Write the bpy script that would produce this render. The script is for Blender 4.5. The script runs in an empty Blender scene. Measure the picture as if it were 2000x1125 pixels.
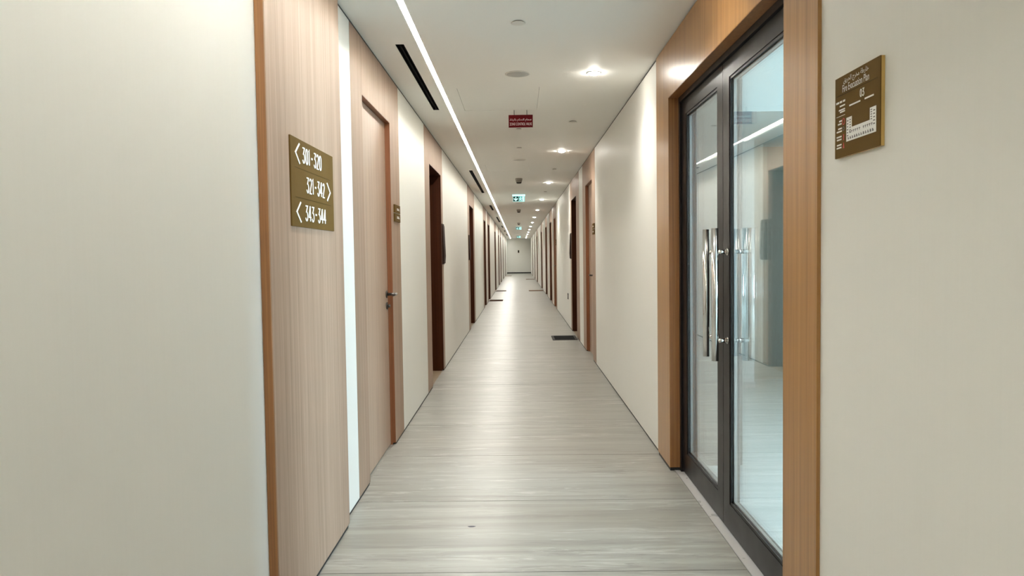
import bpy, math, random
from mathutils import Matrix, Vector
random.seed(7)
scene = bpy.context.scene
COL = scene.collection

# ------------------------------------------------------------------ camera
EYE = 1.35
cam_d = bpy.data.cameras.new('camera')
cam_d.sensor_width = 36.0
cam_d.lens = 36.0 * 1468.8 / 2000.0
cam_d.clip_start = 0.02
cam_d.clip_end = 300
cam = bpy.data.objects.new('camera', cam_d)
COL.objects.link(cam)
_pt, _yw, _rl = -0.04278, 0.00934, -0.01381
fw = Vector((-math.sin(_yw) * math.cos(_pt), math.cos(_yw) * math.cos(_pt), math.sin(_pt)))
r0 = Vector((math.cos(_yw), math.sin(_yw), 0))
u0 = r0.cross(fw)
rr = math.cos(_rl) * r0 + math.sin(_rl) * u0
uu = -math.sin(_rl) * r0 + math.cos(_rl) * u0
M4 = Matrix((rr, uu, -fw)).transposed().to_4x4()
M4.translation = Vector((0, 0, EYE))
cam.matrix_world = M4
scene.camera = cam

# ------------------------------------------------------------------ light levels, exposure
w = bpy.data.worlds.new('world'); scene.world = w
w.use_nodes = True
w.node_tree.nodes['Background'].inputs[0].default_value = (0.75, 0.85, 1.0, 1)
w.node_tree.nodes['Background'].inputs[1].default_value = 0.05
scene.view_settings.view_transform = 'Standard'
scene.view_settings.look = 'None'
scene.view_settings.gamma = 1.0
scene.view_settings.use_curve_mapping = False
scene.view_settings.exposure = 1.07
LED_STRENGTH = 51.0
LED_COL = (0.99, 0.97, 0.905)
SPOT_W = 23.0
SPOT_COL = (1.0, 0.97, 0.89)
LENS_STRENGTH = 130.0
WINDOW_W = 340.0
WINDOW_COL = (0.66, 0.82, 1.0)
OFFICE_W = 30.0

# daylight entering through the office window (right of the corridor)
ld = bpy.data.lights.new('window_daylight', 'AREA')
ld.shape = 'RECTANGLE'; ld.size = 2.0; ld.size_y = 2.4; ld.spread = math.radians(100)
ld.energy = WINDOW_W; ld.color = WINDOW_COL
lo = bpy.data.objects.new('window_daylight', ld); COL.objects.link(lo)
lo.location = (6.30, 2.55, 1.65)
lo.rotation_euler = (0, math.radians(90), 0)      # shines towards -X

# ------------------------------------------------------------------ measures
A = -0.903      # left wall plane
B = 0.937       # right wall plane
H = 2.649       # ceiling
Y0 = -4.0       # wall behind the camera
Y1 = 57.6       # far end wall
GAPB = 0.015    # shadow gap at floor
GAPT = 0.013    # shadow gap at ceiling

# ------------------------------------------------------------------ materials
def new_mat(name):
    m = bpy.data.materials.new(name); m.use_nodes = True
    nt = m.node_tree
    return m, nt, nt.nodes['Principled BSDF']

def plain(name, col, rough=0.5, metal=0.0, spec=0.5, coat=0.0):
    m, nt, b = new_mat(name)
    b.inputs['Base Color'].default_value = (*col, 1)
    b.inputs['Roughness'].default_value = rough
    b.inputs['Metallic'].default_value = metal
    b.inputs['Specular IOR Level'].default_value = spec
    b.inputs['Coat Weight'].default_value = coat
    # slight uneven gloss so nothing reads as perfectly flat
    tc = nt.nodes.new('ShaderNodeNewGeometry')
    n = nt.nodes.new('ShaderNodeTexNoise'); n.inputs['Scale'].default_value = 9
    nt.links.new(tc.outputs['Position'], n.inputs['Vector'])
    mr = nt.nodes.new('ShaderNodeMapRange')
    mr.inputs['To Min'].default_value = max(rough - 0.2*rough*(1-metal), 0.02); mr.inputs['To Max'].default_value = min(rough + 0.1*rough*(1-metal), 1)
    nt.links.new(n.outputs['Fac'], mr.inputs['Value'])
    nt.links.new(mr.outputs['Result'], b.inputs['Roughness'])
    return m

def emit(name, col, strength):
    m, nt, b = new_mat(name)
    b.inputs['Base Color'].default_value = (*col, 1)
    b.inputs['Emission Color'].default_value = (*col, 1)
    b.inputs['Emission Strength'].default_value = strength
    b.inputs['Roughness'].default_value = 0.5
    return m

def stretched(nt, scale, detail=4, rough=0.55, nscale=1.0, dist=0.0, rnd=0.0):
    g = nt.nodes.new('ShaderNodeNewGeometry')
    mp = nt.nodes.new('ShaderNodeMapping'); mp.inputs['Scale'].default_value = scale
    nt.links.new(g.outputs['Position'], mp.inputs['Vector'])
    n = nt.nodes.new('ShaderNodeTexNoise'); n.noise_dimensions = '4D'
    n.inputs['Scale'].default_value = nscale
    n.inputs['Detail'].default_value = detail; n.inputs['Roughness'].default_value = rough
    n.inputs['Distortion'].default_value = dist
    nt.links.new(mp.outputs['Vector'], n.inputs['Vector'])
    if rnd:
        oi = nt.nodes.new('ShaderNodeObjectInfo')
        mu = nt.nodes.new('ShaderNodeMath'); mu.operation = 'MULTIPLY'; mu.inputs[1].default_value = rnd
        nt.links.new(oi.outputs['Random'], mu.inputs[0]); nt.links.new(mu.outputs[0], n.inputs['W'])
    return n.outputs['Fac']

def ramp(nt, fac, stops):
    r = nt.nodes.new('ShaderNodeValToRGB')
    el = r.color_ramp.elements
    while len(el) < len(stops): el.new(0.5)
    for e, (p, c) in zip(el, stops):
        e.position = p; e.color = (*c, 1) if len(c) == 3 else c
    nt.links.new(fac, r.inputs['Fac'])
    return r.outputs['Color']

def mixc(nt, a, b, fac, mode='MIX'):
    m = nt.nodes.new('ShaderNodeMix'); m.data_type = 'RGBA'; m.blend_type = mode
    for sock, v in ((m.inputs[6], a), (m.inputs[7], b), (m.inputs[0], fac)):
        if isinstance(v, (int, float)): sock.default_value = v
        elif isinstance(v, tuple): sock.default_value = (*v, 1)
        else: nt.links.new(v, sock)
    return m.outputs[2]

def bump(nt, b, fac, strength, dist):
    bp = nt.nodes.new('ShaderNodeBump')
    bp.inputs['Strength'].default_value = strength; bp.inputs['Distance'].default_value = dist
    nt.links.new(fac, bp.inputs['Height']); nt.links.new(bp.outputs['Normal'], b.inputs['Normal'])

def wood_mat(name, c_dark, c_mid, c_light, rough=0.3, spec=0.5, rnd=30.0):
    m, nt, b = new_mat(name)
    f1 = stretched(nt, (55, 55, 0.55), 5, 0.6, rnd=rnd)
    f2 = stretched(nt, (260, 260, 2.2), 3, 0.6, rnd=rnd)
    base = ramp(nt, f1, [(0.28, c_dark), (0.5, c_mid), (0.74, c_light)])
    fine = ramp(nt, f2, [(0.35, (0.72, 0.68, 0.64)), (0.62, (1.06, 1.05, 1.04))])
    nt.links.new(mixc(nt, base, fine, 0.75, 'MULTIPLY'), b.inputs['Base Color'])
    b.inputs['Roughness'].default_value = rough
    b.inputs['Specular IOR Level'].default_value = spec
    bump(nt, b, f2, 0.10, 0.001)
    return m

MAT = {}
MAT['wood'] = wood_mat('oak_veneer', (0.27, 0.178, 0.122), (0.345, 0.236, 0.168), (0.42, 0.295, 0.215), 0.50, 0.36)
MAT['wood_shaded'] = wood_mat('shaded_jamb_wood', (0.036, 0.009, 0.003), (0.052, 0.014, 0.0045), (0.070, 0.020, 0.007), 0.42, 0.12)  # deep recess jambs: the low light there is put into the wood colour
MAT['wood_leaf'] = wood_mat('door_leaf_veneer', (0.28, 0.18, 0.122), (0.35, 0.24, 0.168), (0.42, 0.295, 0.212), 0.38, 0.45)

def wall_mat():
    m, nt, b = new_mat('cream_wallcovering')
    f = stretched(nt, (120, 120, 1.2), 3, 0.6)
    big = stretched(nt, (0.9, 0.9, 0.5), 2, 0.5)
    c = ramp(nt, f, [(0.3, (0.80, 0.793, 0.742)), (0.7, (0.81, 0.803, 0.752))])
    c2 = ramp(nt, big, [(0.3, (0.97, 0.97, 0.975)), (0.7, (1.0, 1.0, 1.0))])
    nt.links.new(mixc(nt, c, c2, 1.0, 'MULTIPLY'), b.inputs['Base Color'])
    b.inputs['Roughness'].default_value = 0.48
    b.inputs['Specular IOR Level'].default_value = 0.4
    bump(nt, b, f, 0.08, 0.001)
    return m
MAT['wall'] = wall_mat()

def ceil_mat():
    m, nt, b = new_mat('painted_ceiling')
    f = stretched(nt, (1.2, 1.2, 1.2), 3, 0.5)
    c = ramp(nt, f, [(0.3, (0.925, 0.92, 0.88)), (0.7, (0.935, 0.93, 0.89))])
    nt.links.new(c, b.inputs['Base Color'])
    b.inputs['Roughness'].default_value = 0.6
    b.inputs['Specular IOR Level'].default_value = 0.3
    return m
MAT['ceiling'] = ceil_mat()

def floor_mat():
    m, nt, b = new_mat('vein_cut_travertine')
    f1 = stretched(nt, (0.55, 11, 1), 7, 0.62, dist=0.9, rnd=60)      # broad cloudy bands
    f2 = stretched(nt, (2.2, 60, 1), 5, 0.62, dist=0.5, rnd=60)       # fine sediment lines
    f3 = stretched(nt, (1.9, 17, 1), 6, 0.66, dist=1.6, rnd=90)       # pale wisps
    f4 = stretched(nt, (0.7, 3.2, 1), 3, 0.6, dist=0.8, rnd=40)       # where the veins gather
    f5 = stretched(nt, (2.6, 26, 1), 5, 0.68, dist=1.4, rnd=70)        # dark broken veins
    base = ramp(nt, f1, [(0.28, (0.185, 0.175, 0.150)), (0.44, (0.25, 0.243, 0.213)), (0.58, (0.30, 0.294, 0.262)), (0.76, (0.37, 0.364, 0.333))])
    fine = ramp(nt, f2, [(0.30, (0.89, 0.88, 0.86)), (0.62, (1.03, 1.03, 1.03))])
    c = mixc(nt, base, fine, mixc(nt, (0.25, 0.25, 0.25), (0.95, 0.95, 0.95), f4), 'MULTIPLY')
    gather = ramp(nt, f4, [(0.38, (0.1, 0.1, 0.1)), (0.58, (1, 1, 1))])
    white = mixc(nt, ramp(nt, f3, [(0.53, (0, 0, 0)), (0.68, (0.8, 0.8, 0.8))]), gather, 1.0, 'MULTIPLY')
    c = mixc(nt, c, (0.52, 0.515, 0.485), white)
    dark = mixc(nt, ramp(nt, f5, [(0.33, (0.7, 0.7, 0.7)), (0.46, (0, 0, 0))]), gather, 1.0, 'MULTIPLY')
    c = mixc(nt, c, (0.15, 0.14, 0.12), dark)
    nt.links.new(c, b.inputs['Base Color'])
    mr = nt.nodes.new('ShaderNodeMapRange')
    mr.inputs['To Min'].default_value = 0.31; mr.inputs['To Max'].default_value = 0.43
    nt.links.new(f1, mr.inputs['Value']); nt.links.new(mr.outputs['Result'], b.inputs['Roughness'])
    b.inputs['Specular IOR Level'].default_value = 0.5
    bump(nt, b, f2, 0.03, 0.001)
    return m
MAT['floor'] = floor_mat()

def office_floor_mat():
    m, nt, b = new_mat('pale_office_stone')
    f1 = stretched(nt, (0.9, 14, 1), 5, 0.6, dist=0.3)
    c = ramp(nt, f1, [(0.3, (0.66, 0.71, 0.66)), (0.7, (0.78, 0.82, 0.78))])
    nt.links.new(c, b.inputs['Base Color']); b.inputs['Roughness'].default_value = 0.25
    return m
MAT['office_floor'] = office_floor_mat()

def glass_mat():
    # thin architectural glass: clear transmission + Fresnel (Schlick) mirror reflection, same from both sides
    m = bpy.data.materials.new('door_glass'); m.use_nodes = True
    nt = m.node_tree; nt.nodes.clear()
    out = nt.nodes.new('ShaderNodeOutputMaterial')
    tr = nt.nodes.new('ShaderNodeBsdfTransparent'); tr.inputs[0].default_value = (0.965, 0.985, 0.980, 1)
    gl = nt.nodes.new('ShaderNodeBsdfGlossy'); gl.inputs['Roughness'].default_value = 0.0
    gl.inputs['Color'].default_value = (1, 1, 1, 1)
    g = nt.nodes.new('ShaderNodeNewGeometry')
    d = nt.nodes.new('ShaderNodeVectorMath'); d.operation = 'DOT_PRODUCT'
    nt.links.new(g.outputs['Normal'], d.inputs[0]); nt.links.new(g.outputs['Incoming'], d.inputs[1])
    def mth(op, a, b=None):
        n = nt.nodes.new('ShaderNodeMath'); n.operation = op
        for i, v in enumerate((a, b)):
            if v is None: continue
            if isinstance(v, (int, float)): n.inputs[i].default_value = v
            else: nt.links.new(v, n.inputs[i])
        return n.outputs[0]
    c = mth('ABSOLUTE', d.outputs['Value'])
    s = mth('POWER', mth('SUBTRACT', 1.0, c), 5.0)
    f = mth('ADD', mth('MULTIPLY', s, 0.85), 0.15)
    mx = nt.nodes.new('ShaderNodeMixShader')
    nt.links.new(f, mx.inputs[0]); nt.links.new(tr.outputs[0], mx.inputs[1]); nt.links.new(gl.outputs[0], mx.inputs[2])
    nt.links.new(mx.outputs[0], out.inputs['Surface'])
    return m
MAT['glass'] = glass_mat()

MAT['black'] = plain('matt_black', (0.008, 0.008, 0.009), 0.6)
MAT['slot_black'] = plain('diffuser_black', (0.004, 0.004, 0.004), 0.7, spec=0.1)
MAT['grout'] = plain('floor_grout', (0.045, 0.042, 0.038), 0.8)
MAT['saddle'] = plain('grey_marble_saddle', (0.50, 0.49, 0.48), 0.3)
MAT['bronze_metal'] = plain('dark_door_aluminium', (0.011, 0.009, 0.009), 0.36, 0.0, 0.2)
MAT['gasket'] = plain('rubber_gasket', (0.006, 0.006, 0.007), 0.45)
MAT['spacer'] = plain('glazing_spacer', (0.45, 0.46, 0.45), 0.3, 0.8)
MAT['chrome'] = plain('polished_steel', (0.78, 0.76, 0.73), 0.13, 1.0)
MAT['hardware'] = plain('dark_steel_hardware', (0.10, 0.09, 0.085), 0.28, 0.9)
MAT['sign_bronze'] = plain('bronze_sign_plate', (0.118, 0.068, 0.019), 0.7, 0.0, 0.04)
MAT['sign_groove'] = plain('bronze_sign_groove', (0.05, 0.03, 0.008), 0.7, 0.0, 0.04)
MAT['sign_edge'] = plain('brass_sign_edge', (0.62, 0.42, 0.14), 0.3, 0.6)
MAT['sign_white'] = plain('white_lettering', (0.86, 0.85, 0.82), 0.5)
MAT['map_grey'] = plain('map_grey_print', (0.16, 0.15, 0.14), 0.6)
MAT['red_print'] = plain('red_print', (0.55, 0.03, 0.03), 0.5)
MAT['red_sign'] = plain('red_sign_plastic', (0.13, 0.002, 0.006), 0.6, 0, 0.15)
MAT['red_text'] = plain('pink_white_print', (0.92, 0.78, 0.78), 0.6)
MAT['white_plastic'] = plain('white_plastic', (0.72, 0.70, 0.65), 0.45)
MAT['grille'] = plain('speaker_grille', (0.50, 0.49, 0.46), 0.6)
MAT['shade_beige_plastic'] = plain('detector_plastic', (0.30, 0.27, 0.23), 0.5)
MAT['dark_plastic'] = plain('dark_plastic', (0.022, 0.019, 0.017), 0.6, 0, 0.15)
MAT['holder'] = plain('dark_brown_holder', (0.030, 0.014, 0.010), 0.6, 0.0, 0.1)
MAT['mat_black'] = plain('black_mat_fibre', (0.018, 0.018, 0.018), 0.95, spec=0.04)
MAT['mat_brown'] = plain('brown_mat_fibre', (0.055, 0.028, 0.016), 0.95, spec=0.04)
MAT['mat_tan'] = plain('tan_mat_fibre', (0.17, 0.10, 0.055), 0.95, spec=0.04)
MAT['threshold'] = plain('tan_threshold', (0.27, 0.20, 0.125), 0.45)
MAT['office_wall'] = plain('office_white_paint', (0.72, 0.74, 0.72), 0.6)
MAT['office_grey'] = plain('office_grey_panel', (0.47, 0.43, 0.35), 0.5)
MAT['office_return'] = plain('office_return_paint', (0.20, 0.19, 0.17), 0.6)
MAT['office_teal'] = plain('office_bulkhead_daylit', (0.62, 0.74, 0.73), 0.6)  # teal of the daylight and tinted glass put into the bulkhead colour
MAT['office_ceiling'] = plain('office_ceiling_paint', (0.68, 0.69, 0.67), 0.7)
MAT['pit'] = plain('travertine_pit', (0.05, 0.05, 0.07), 0.7)
MAT['led'] = emit('led_diffuser', LED_COL, LED_STRENGTH)
MAT['lens'] = emit('downlight_lens', (1.0, 0.96, 0.88), LENS_STRENGTH)
MAT['exit_bright'] = emit('exit_cyan_glow', (0.55, 1.0, 0.95), 0.6)
MAT['exit_glow'] = emit('exit_edge_glow', (0.60, 1.0, 0.97), 0.55)
MAT['exit_green'] = emit('exit_green', (0.0, 0.028, 0.027), 0.5)
MAT['exit_mid'] = emit('exit_panel_pale', (0.04, 0.20, 0.19), 0.6)
MAT['office_lamp'] = emit('office_lamp', (1.0, 0.98, 0.95), 18)

# ------------------------------------------------------------------ mesh helpers
class MB:
    def __init__(s): s.v = []; s.f = []
    def box(s, x0, x1, y0, y1, z0, z1):
        if x1 < x0: x0, x1 = x1, x0
        if y1 < y0: y0, y1 = y1, y0
        if z1 < z0: z0, z1 = z1, z0
        n = len(s.v)
        s.v += [(x0,y0,z0),(x1,y0,z0),(x1,y1,z0),(x0,y1,z0),(x0,y0,z1),(x1,y0,z1),(x1,y1,z1),(x0,y1,z1)]
        s.f += [tuple(n+i for i in q) for q in ((0,3,2,1),(4,5,6,7),(0,1,5,4),(1,2,6,5),(2,3,7,6),(3,0,4,7))]
        return s
    def tube(s, p0, p1, r0_, r1_=None, seg=20, cap=True):
        r1_ = r0_ if r1_ is None else r1_
        p0 = Vector(p0); p1 = Vector(p1); d = (p1 - p0).normalized()
        a = d.orthogonal().normalized(); b = d.cross(a)
        n = len(s.v)
        for p, r in ((p0, r0_), (p1, r1_)):
            for i in range(seg):
                t = 2*math.pi*i/seg
                s.v.append(tuple(p + a*(r*math.cos(t)) + b*(r*math.sin(t))))
        for i in range(seg):
            j = (i+1) % seg
            s.f.append((n+i, n+j, n+seg+j, n+seg+i))
        if cap:
            s.f.append(tuple(n+i for i in reversed(range(seg))))
            s.f.append(tuple(n+seg+i for i in range(seg)))
        return s
    def lathe(s, c, prof, seg=28):
        # prof: (radius, z offset) list from the ceiling side down
        n = len(s.v)
        for r, z in prof:
            for i in range(seg):
                t = 2*math.pi*i/seg
                s.v.append((c[0]+r*math.cos(t), c[1]+r*math.sin(t), c[2]+z))
        for k in range(len(prof)-1):
            for i in range(seg):
                j = (i+1) % seg
                s.f.append((n+k*seg+i, n+(k+1)*seg+i, n+(k+1)*seg+j, n+k*seg+j))
        s.f.append(tuple(n+i for i in range(seg)))
        s.f.append(tuple(n+(len(prof)-1)*seg+i for i in reversed(range(seg))))
        return s
    def prism(s, pts, e):
        # pts: CCW 3D outline; e: extrusion vector
        n = len(s.v); k = len(pts); e = Vector(e)
        s.v += [tuple(Vector(p)) for p in pts] + [tuple(Vector(p)+e) for p in pts]
        s.f.append(tuple(n+i for i in reversed(range(k)))); s.f.append(tuple(n+k+i for i in range(k)))
        for i in range(k):
            j = (i+1) % k
            s.f.append((n+i, n+j, n+k+j, n+k+i))
        return s
    def build(s, name, mat, parent=None, smooth=False):
        me = bpy.data.meshes.new(name)
        me.from_pydata(s.v, [], s.f); me.update()
        import bmesh
        bm = bmesh.new(); bm.from_mesh(me); bmesh.ops.recalc_face_normals(bm, faces=bm.faces); bm.to_mesh(me); bm.free()
        if smooth:
            me.polygons.foreach_set('use_smooth', [len(p.vertices) == 4 for p in me.polygons])
        me.materials.append(MAT[mat] if isinstance(mat, str) else mat)
        o = bpy.data.objects.new(name, me); COL.objects.link(o)
        if parent is not None:
            o.parent = parent
            o.matrix_parent_inverse = Matrix.Translation(-Vector(parent.location))
        return o

def tag(o, label, cat, group=None, kind=None):
    o['label'] = label; o['category'] = cat
    if group: o['group'] = group
    if kind: o['kind'] = kind
    return o
def empty(name, loc):
    o = bpy.data.objects.new(name, None); COL.objects.link(o); o.location = loc
    o.empty_display_size = 0.1
    return o
def part_box(name, mat, parent, *b): return MB().box(*b).build(name, mat, parent)

def cells(x0, x1, y0, y1, holes):
    xs = sorted({x0, x1, *[v for h in holes for v in h[:2] if x0 < v < x1]})
    out = []
    for i in range(len(xs)-1):
        a, b = xs[i], xs[i+1]; xm = (a+b)/2
        cuts = sorted((h[2], h[3]) for h in holes if h[0] < xm < h[1])
        y = y0
        for c0, c1 in cuts:
            if c0 > y: out.append((a, b, y, c0))
            y = max(y, c1)
        if y < y1: out.append((a, b, y, y1))
    return out

# frames for writing: origin, u axis (reading direction), v axis (up), n axis (towards viewer)
class Frame:
    def __init__(s, o, u, v, n): s.o, s.u, s.v, s.n = Vector(o), Vector(u), Vector(v), Vector(n)
    def p(s, a, b, c=0.0): return s.o + s.u*a + s.v*b + s.n*c
def f_box(mb, fr, u0, u1, v0, v1, n0, n1):
    n = len(mb.v)
    for c in (n0, n1):
        for a, b in ((u0, v0), (u1, v0), (u1, v1), (u0, v1)): mb.v.append(tuple(fr.p(a, b, c)))
    mb.f += [tuple(n+i for i in q) for q in ((0,3,2,1),(4,5,6,7),(0,1,5,4),(1,2,6,5),(2,3,7,6),(3,0,4,7))]
def f_stroke(mb, fr, pts, wid, n0, n1):
    # one mitred ribbon per stroke, so that no two faces lie in the same place
    P = [Vector(pts[0])]
    for q in pts[1:]:
        if (Vector(q)-P[-1]).length > 1e-7: P.append(Vector(q))
    closed = (P[0]-P[-1]).length < wid*0.3 and len(P) > 4
    if closed: P.pop()
    k = len(P); L = []; R = []
    for i in range(k):
        d0 = (P[i]-P[i-1]).normalized() if (i > 0 or closed) else None
        d1 = (P[(i+1) % k]-P[i]).normalized() if (i < k-1 or closed) else None
        if d0 is None: d0 = d1
        if d1 is None: d1 = d0
        m0 = Vector((-d0.y, d0.x)); m1 = Vector((-d1.y, d1.x)); m = m0+m1
        m = m1 if m.length < 1e-6 else m.normalized()
        h = wid/2/max(m.dot(m1), 0.42)
        L.append(P[i]+m*h); R.append(P[i]-m*h)
    n = len(mb.v)
    for i in range(k):
        for q, c in ((R[i], n0), (L[i], n0), (L[i], n1), (R[i], n1)): mb.v.append(tuple(fr.p(q.x, q.y, c)))
    for i in range(k if closed else k-1):
        a = n+4*i; b = n+4*((i+1) % k)
        for e in range(4): mb.f.append((a+e, a+(e+1) % 4, b+(e+1) % 4, b+e))
    if not closed:
        mb.f.append((n, n+1, n+2, n+3)); e = n+4*(k-1); mb.f.append((e+3, e+2, e+1, e))
def arc(cx, cy, rx, ry, t0, t1, k=9):
    return [(cx+rx*math.cos(math.radians(t0+(t1-t0)*i/k)), cy+ry*math.sin(math.radians(t0+(t1-t0)*i/k))) for i in range(k+1)]
GLY = {  # tall condensed numerals, in a cell 0.36 wide and 1 high
 '0': [arc(.18, .72, .16, .28, 0, 180) + arc(.18, .28, .16, .28, 180, 360) + [(.34, .719)]],
 '1': [[(.02, .90), (.10, 1.0), (.10, 0.0)]],
 '2': [arc(.18, .76, .16, .24, 165, -10) + [(.02, 0.0), (.36, 0.0)]],
 '3': [[(.02, 1.0), (.33, 1.0), (.14, .60)] + arc(.16, .30, .18, .30, 80, -160)],
 '4': [[(.26, 0.0), (.26, 1.0), (.22, 1.0), (.0, .28)], [(-.03, .27), (.38, .27)]],
 '5': [[(.32, 1.0), (.05, 1.0), (.04, .55)] + arc(.15, .30, .18, .28, 110, -150)],
 '-': [[(.04, .52), (.26, .52)]],
 ' ': [],
}
ADV = {'1': .20, '-': .30, ' ': .12}
def digits(mb, fr, text, u, v, hgt, wscale, wid, n0, n1):
    x = u
    for ch in text:
        for q, st in enumerate(GLY[ch]):
            f_stroke(mb, fr, [(x+a*hgt*wscale, v+b*hgt) for a, b in st], wid*(1.5 if ch == '-' else 1), n0, n1+0.0003*q)
        x += (ADV.get(ch, .36)+.17)*hgt*wscale
    return x
def text_mesh(name, body, fr, u0, u1, v0, v1, n0, depth, mat, parent):
    # real letters as thin geometry fitted to the box u0..u1, v0..v1
    cu = bpy.data.curves.new(name, 'FONT'); cu.body = body; cu.size = 1.0; cu.resolution_u = 3
    to = bpy.data.objects.new(name, cu); COL.objects.link(to)
    bpy.context.view_layer.update()
    dg = bpy.context.evaluated_depsgraph_get()
    me = bpy.data.meshes.new_from_object(to.evaluated_get(dg))
    bpy.data.objects.remove(to); bpy.data.curves.remove(cu)
    xs = [v.co.x for v in me.vertices]; ys = [v.co.y for v in me.vertices]
    sx = (u1-u0)/(max(xs)-min(xs)); sy = (v1-v0)/(max(ys)-min(ys)); mx, my = min(xs), min(ys)
    mb = MB()
    mb.v = [tuple(fr.p(u0+(v.co.x-mx)*sx, v0+(v.co.y-my)*sy, n0+depth)) for v in me.vertices]
    mb.f = [tuple(p.vertices) for p in me.polygons]
    bpy.data.meshes.remove(me)
    return mb.build(name, mat, parent)
# Arabic, as joined letter forms in visual (left to right) order
def ar(word):
    T = {'ا':('\ufe8d','\ufe8e',None,None),'ب':('\ufe8f','\ufe90','\ufe91','\ufe92'),'ت':('\ufe95','\ufe96','\ufe97','\ufe98'),
         'ج':('\ufe9d','\ufe9e','\ufe9f','\ufea0'),'ح':('\ufea1','\ufea2','\ufea3','\ufea4'),'خ':('\ufea5','\ufea6','\ufea7','\ufea8'),
         'ذ':('\ufeab','\ufeac',None,None),'ر':('\ufead','\ufeae',None,None),'ص':('\ufeb9','\ufeba','\ufebb','\ufebc'),
         'ط':('\ufec1','\ufec2','\ufec3','\ufec4'),'ق':('\ufed5','\ufed6','\ufed7','\ufed8'),'ك':('\ufed9','\ufeda','\ufedb','\ufedc'),
         'ل':('\ufedd','\ufede','\ufedf','\ufee0'),'م':('\ufee1','\ufee2','\ufee3','\ufee4'),'ي':('\ufef1','\ufef2','\ufef3','\ufef4'),
         'ة':('\ufe93','\ufe94',None,None)}
    out = []; prev = False
    for i, ch in enumerate(word):
        if ch == ' ': out.append(' '); prev = False; continue
        iso, fin, ini, med = T[ch]
        nxt = i+1 < len(word) and word[i+1] != ' '
        if ini and nxt: out.append(med if prev else ini); prev = True
        else: out.append(fin if prev else iso); prev = False
    return ''.join(reversed(out))

# ------------------------------------------------------------------ floor
SLAB = 0.94
floor = tag(empty('floor', (0, 0, 0)), 'polished vein-cut travertine floor of full-width slabs along the corridor', 'floor', kind='structure')
sl = MB().box(-0.92, 0.955, 0.0025, SLAB-0.0025, -0.02, 0).build('floor_slab', 'floor', floor)
n0 = -8
sl.location = (0, 3.158+SLAB*n0, 0)
for k in range(n0+1, 59):
    y = 3.158+SLAB*k
    if y > Y1: break
    c = sl.copy(); COL.objects.link(c); c.parent = floor; c.location = (0, y, 0)
part_box('grout_bed', 'grout', floor, -1.25, 1.0, Y0-0.1, Y1+0.1, -0.06, -0.0012)
part_box('threshold_saddle', 'saddle', floor, 0.9565, 1.10, 2.60, 4.66, -0.02, 0.002)
part_box('saddle_fillet', 'spacer', floor, 0.9545, 0.9575, 2.60, 4.66, -0.02, 0.003)
mb = MB()
mb.prism([(-0.253+0.019*math.cos(t)*(1+0.2*math.sin(3*t)), 3.705+0.009*math.sin(t), 0.0) for t in [i*math.pi/6 for i in range(12)]], (0, 0, 0.0006))
mb.build('floor_pit', 'pit', floor)

# ------------------------------------------------------------------ door table
# side, set y0, y1, opening y0, y1, recess depth
DOORS = [
 (-1, 4.125, 5.765, 4.43, 5.37, 0.036), (-1, 7.33, 9.05, 7.73, 8.86, 0.17), (-1, 13.47, 15.55, 13.97, 15.15, 0.17),
 (-1, 19.30, 21.10, 19.74, 20.72, 0.12), (-1, 21.80, 23.90, 22.35, 23.52, 0.17), (-1, 28.15, 30.25, 28.65, 29.82, 0.17),
 (-1, 33.40, 35.45, 33.85, 35.00, 0.17), (-1, 37.30, 39.35, 37.80, 38.95, 0.17), (-1, 42.80, 44.85, 43.25, 44.4, 0.17), (-1, 49.60, 51.65, 50.1, 51.2, 0.17),
 (1, 9.17, 10.95, 9.56, 10.49, 0.045), (1, 11.59, 13.57, 12.20, 13.28, 0.17), (1, 18.50, 20.28, 18.92, 19.86, 0.045),
 (1, 20.92, 22.90, 21.42, 22.52, 0.17), (1, 24.40, 26.45, 24.95, 26.1, 0.17), (1, 29.40, 31.45, 29.92, 31.05, 0.17),
 (1, 36.90, 38.95, 37.35, 38.5, 0.17), (1, 42.40, 44.45, 42.9, 44.05, 0.17), (1, 48.90, 50.95, 49.4, 50.55, 0.17)]
DOOR_TOP = 2.305

# ------------------------------------------------------------------ walls
def wall_side(name, s, X, gaps, label):
    root = tag(empty(name, (X, 0, 0)), label, 'wall', kind='structure')
    y = Y0
    for g0, g1 in sorted(gaps)+[(Y1, Y1)]:
        if g0-y > 0.02:
            part_box('wall_panel', 'wall', root, X, X+s*0.06, y, g0, GAPB, H-GAPT)
        y = g1
    return root
LG = [(d[1], d[2]) for d in DOORS if d[0] < 0]
PORT0, PORT1 = 2.342, 5.035
RG = [(d[1], d[2]) for d in DOORS if d[0] > 0] + [(PORT0+0.004, PORT1-0.004)]
wall_side('wall_left', -1, A, LG, 'long cream textured left wall of the corridor between the wood door surrounds')
wall_side('wall_right', 1, B, RG, 'long cream textured right wall of the corridor between the wood door surrounds')
def strips(name, s, X, gaps, z0, z1, label, cat):
    mb = MB(); y = Y0
    for g0, g1 in sorted(gaps)+[(Y1, Y1)]:
        mb.box(X+s*0.002, X+s*0.06, y, g0, z0, z1); y = g1
    return tag(mb.build(name, 'black'), label, cat, kind='structure')
LO = [(d[3]-0.03, d[4]+0.03) for d in DOORS if d[0] < 0]
RO = [(d[3]-0.03, d[4]+0.03) for d in DOORS if d[0] > 0]+[(2.60, 4.67)]
strips('baseboard_left', -1, A, LO, -0.004, GAPB, 'black recessed shadow line at the foot of the left wall', 'baseboard')
strips('baseboard_right', 1, B, RO, -0.004, GAPB, 'black recessed shadow line at the foot of the right wall', 'baseboard')
strips('trim_1', -1, A, [], H-GAPT, H+0.02, 'black shadow gap where the left wall meets the ceiling', 'trim')
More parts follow.
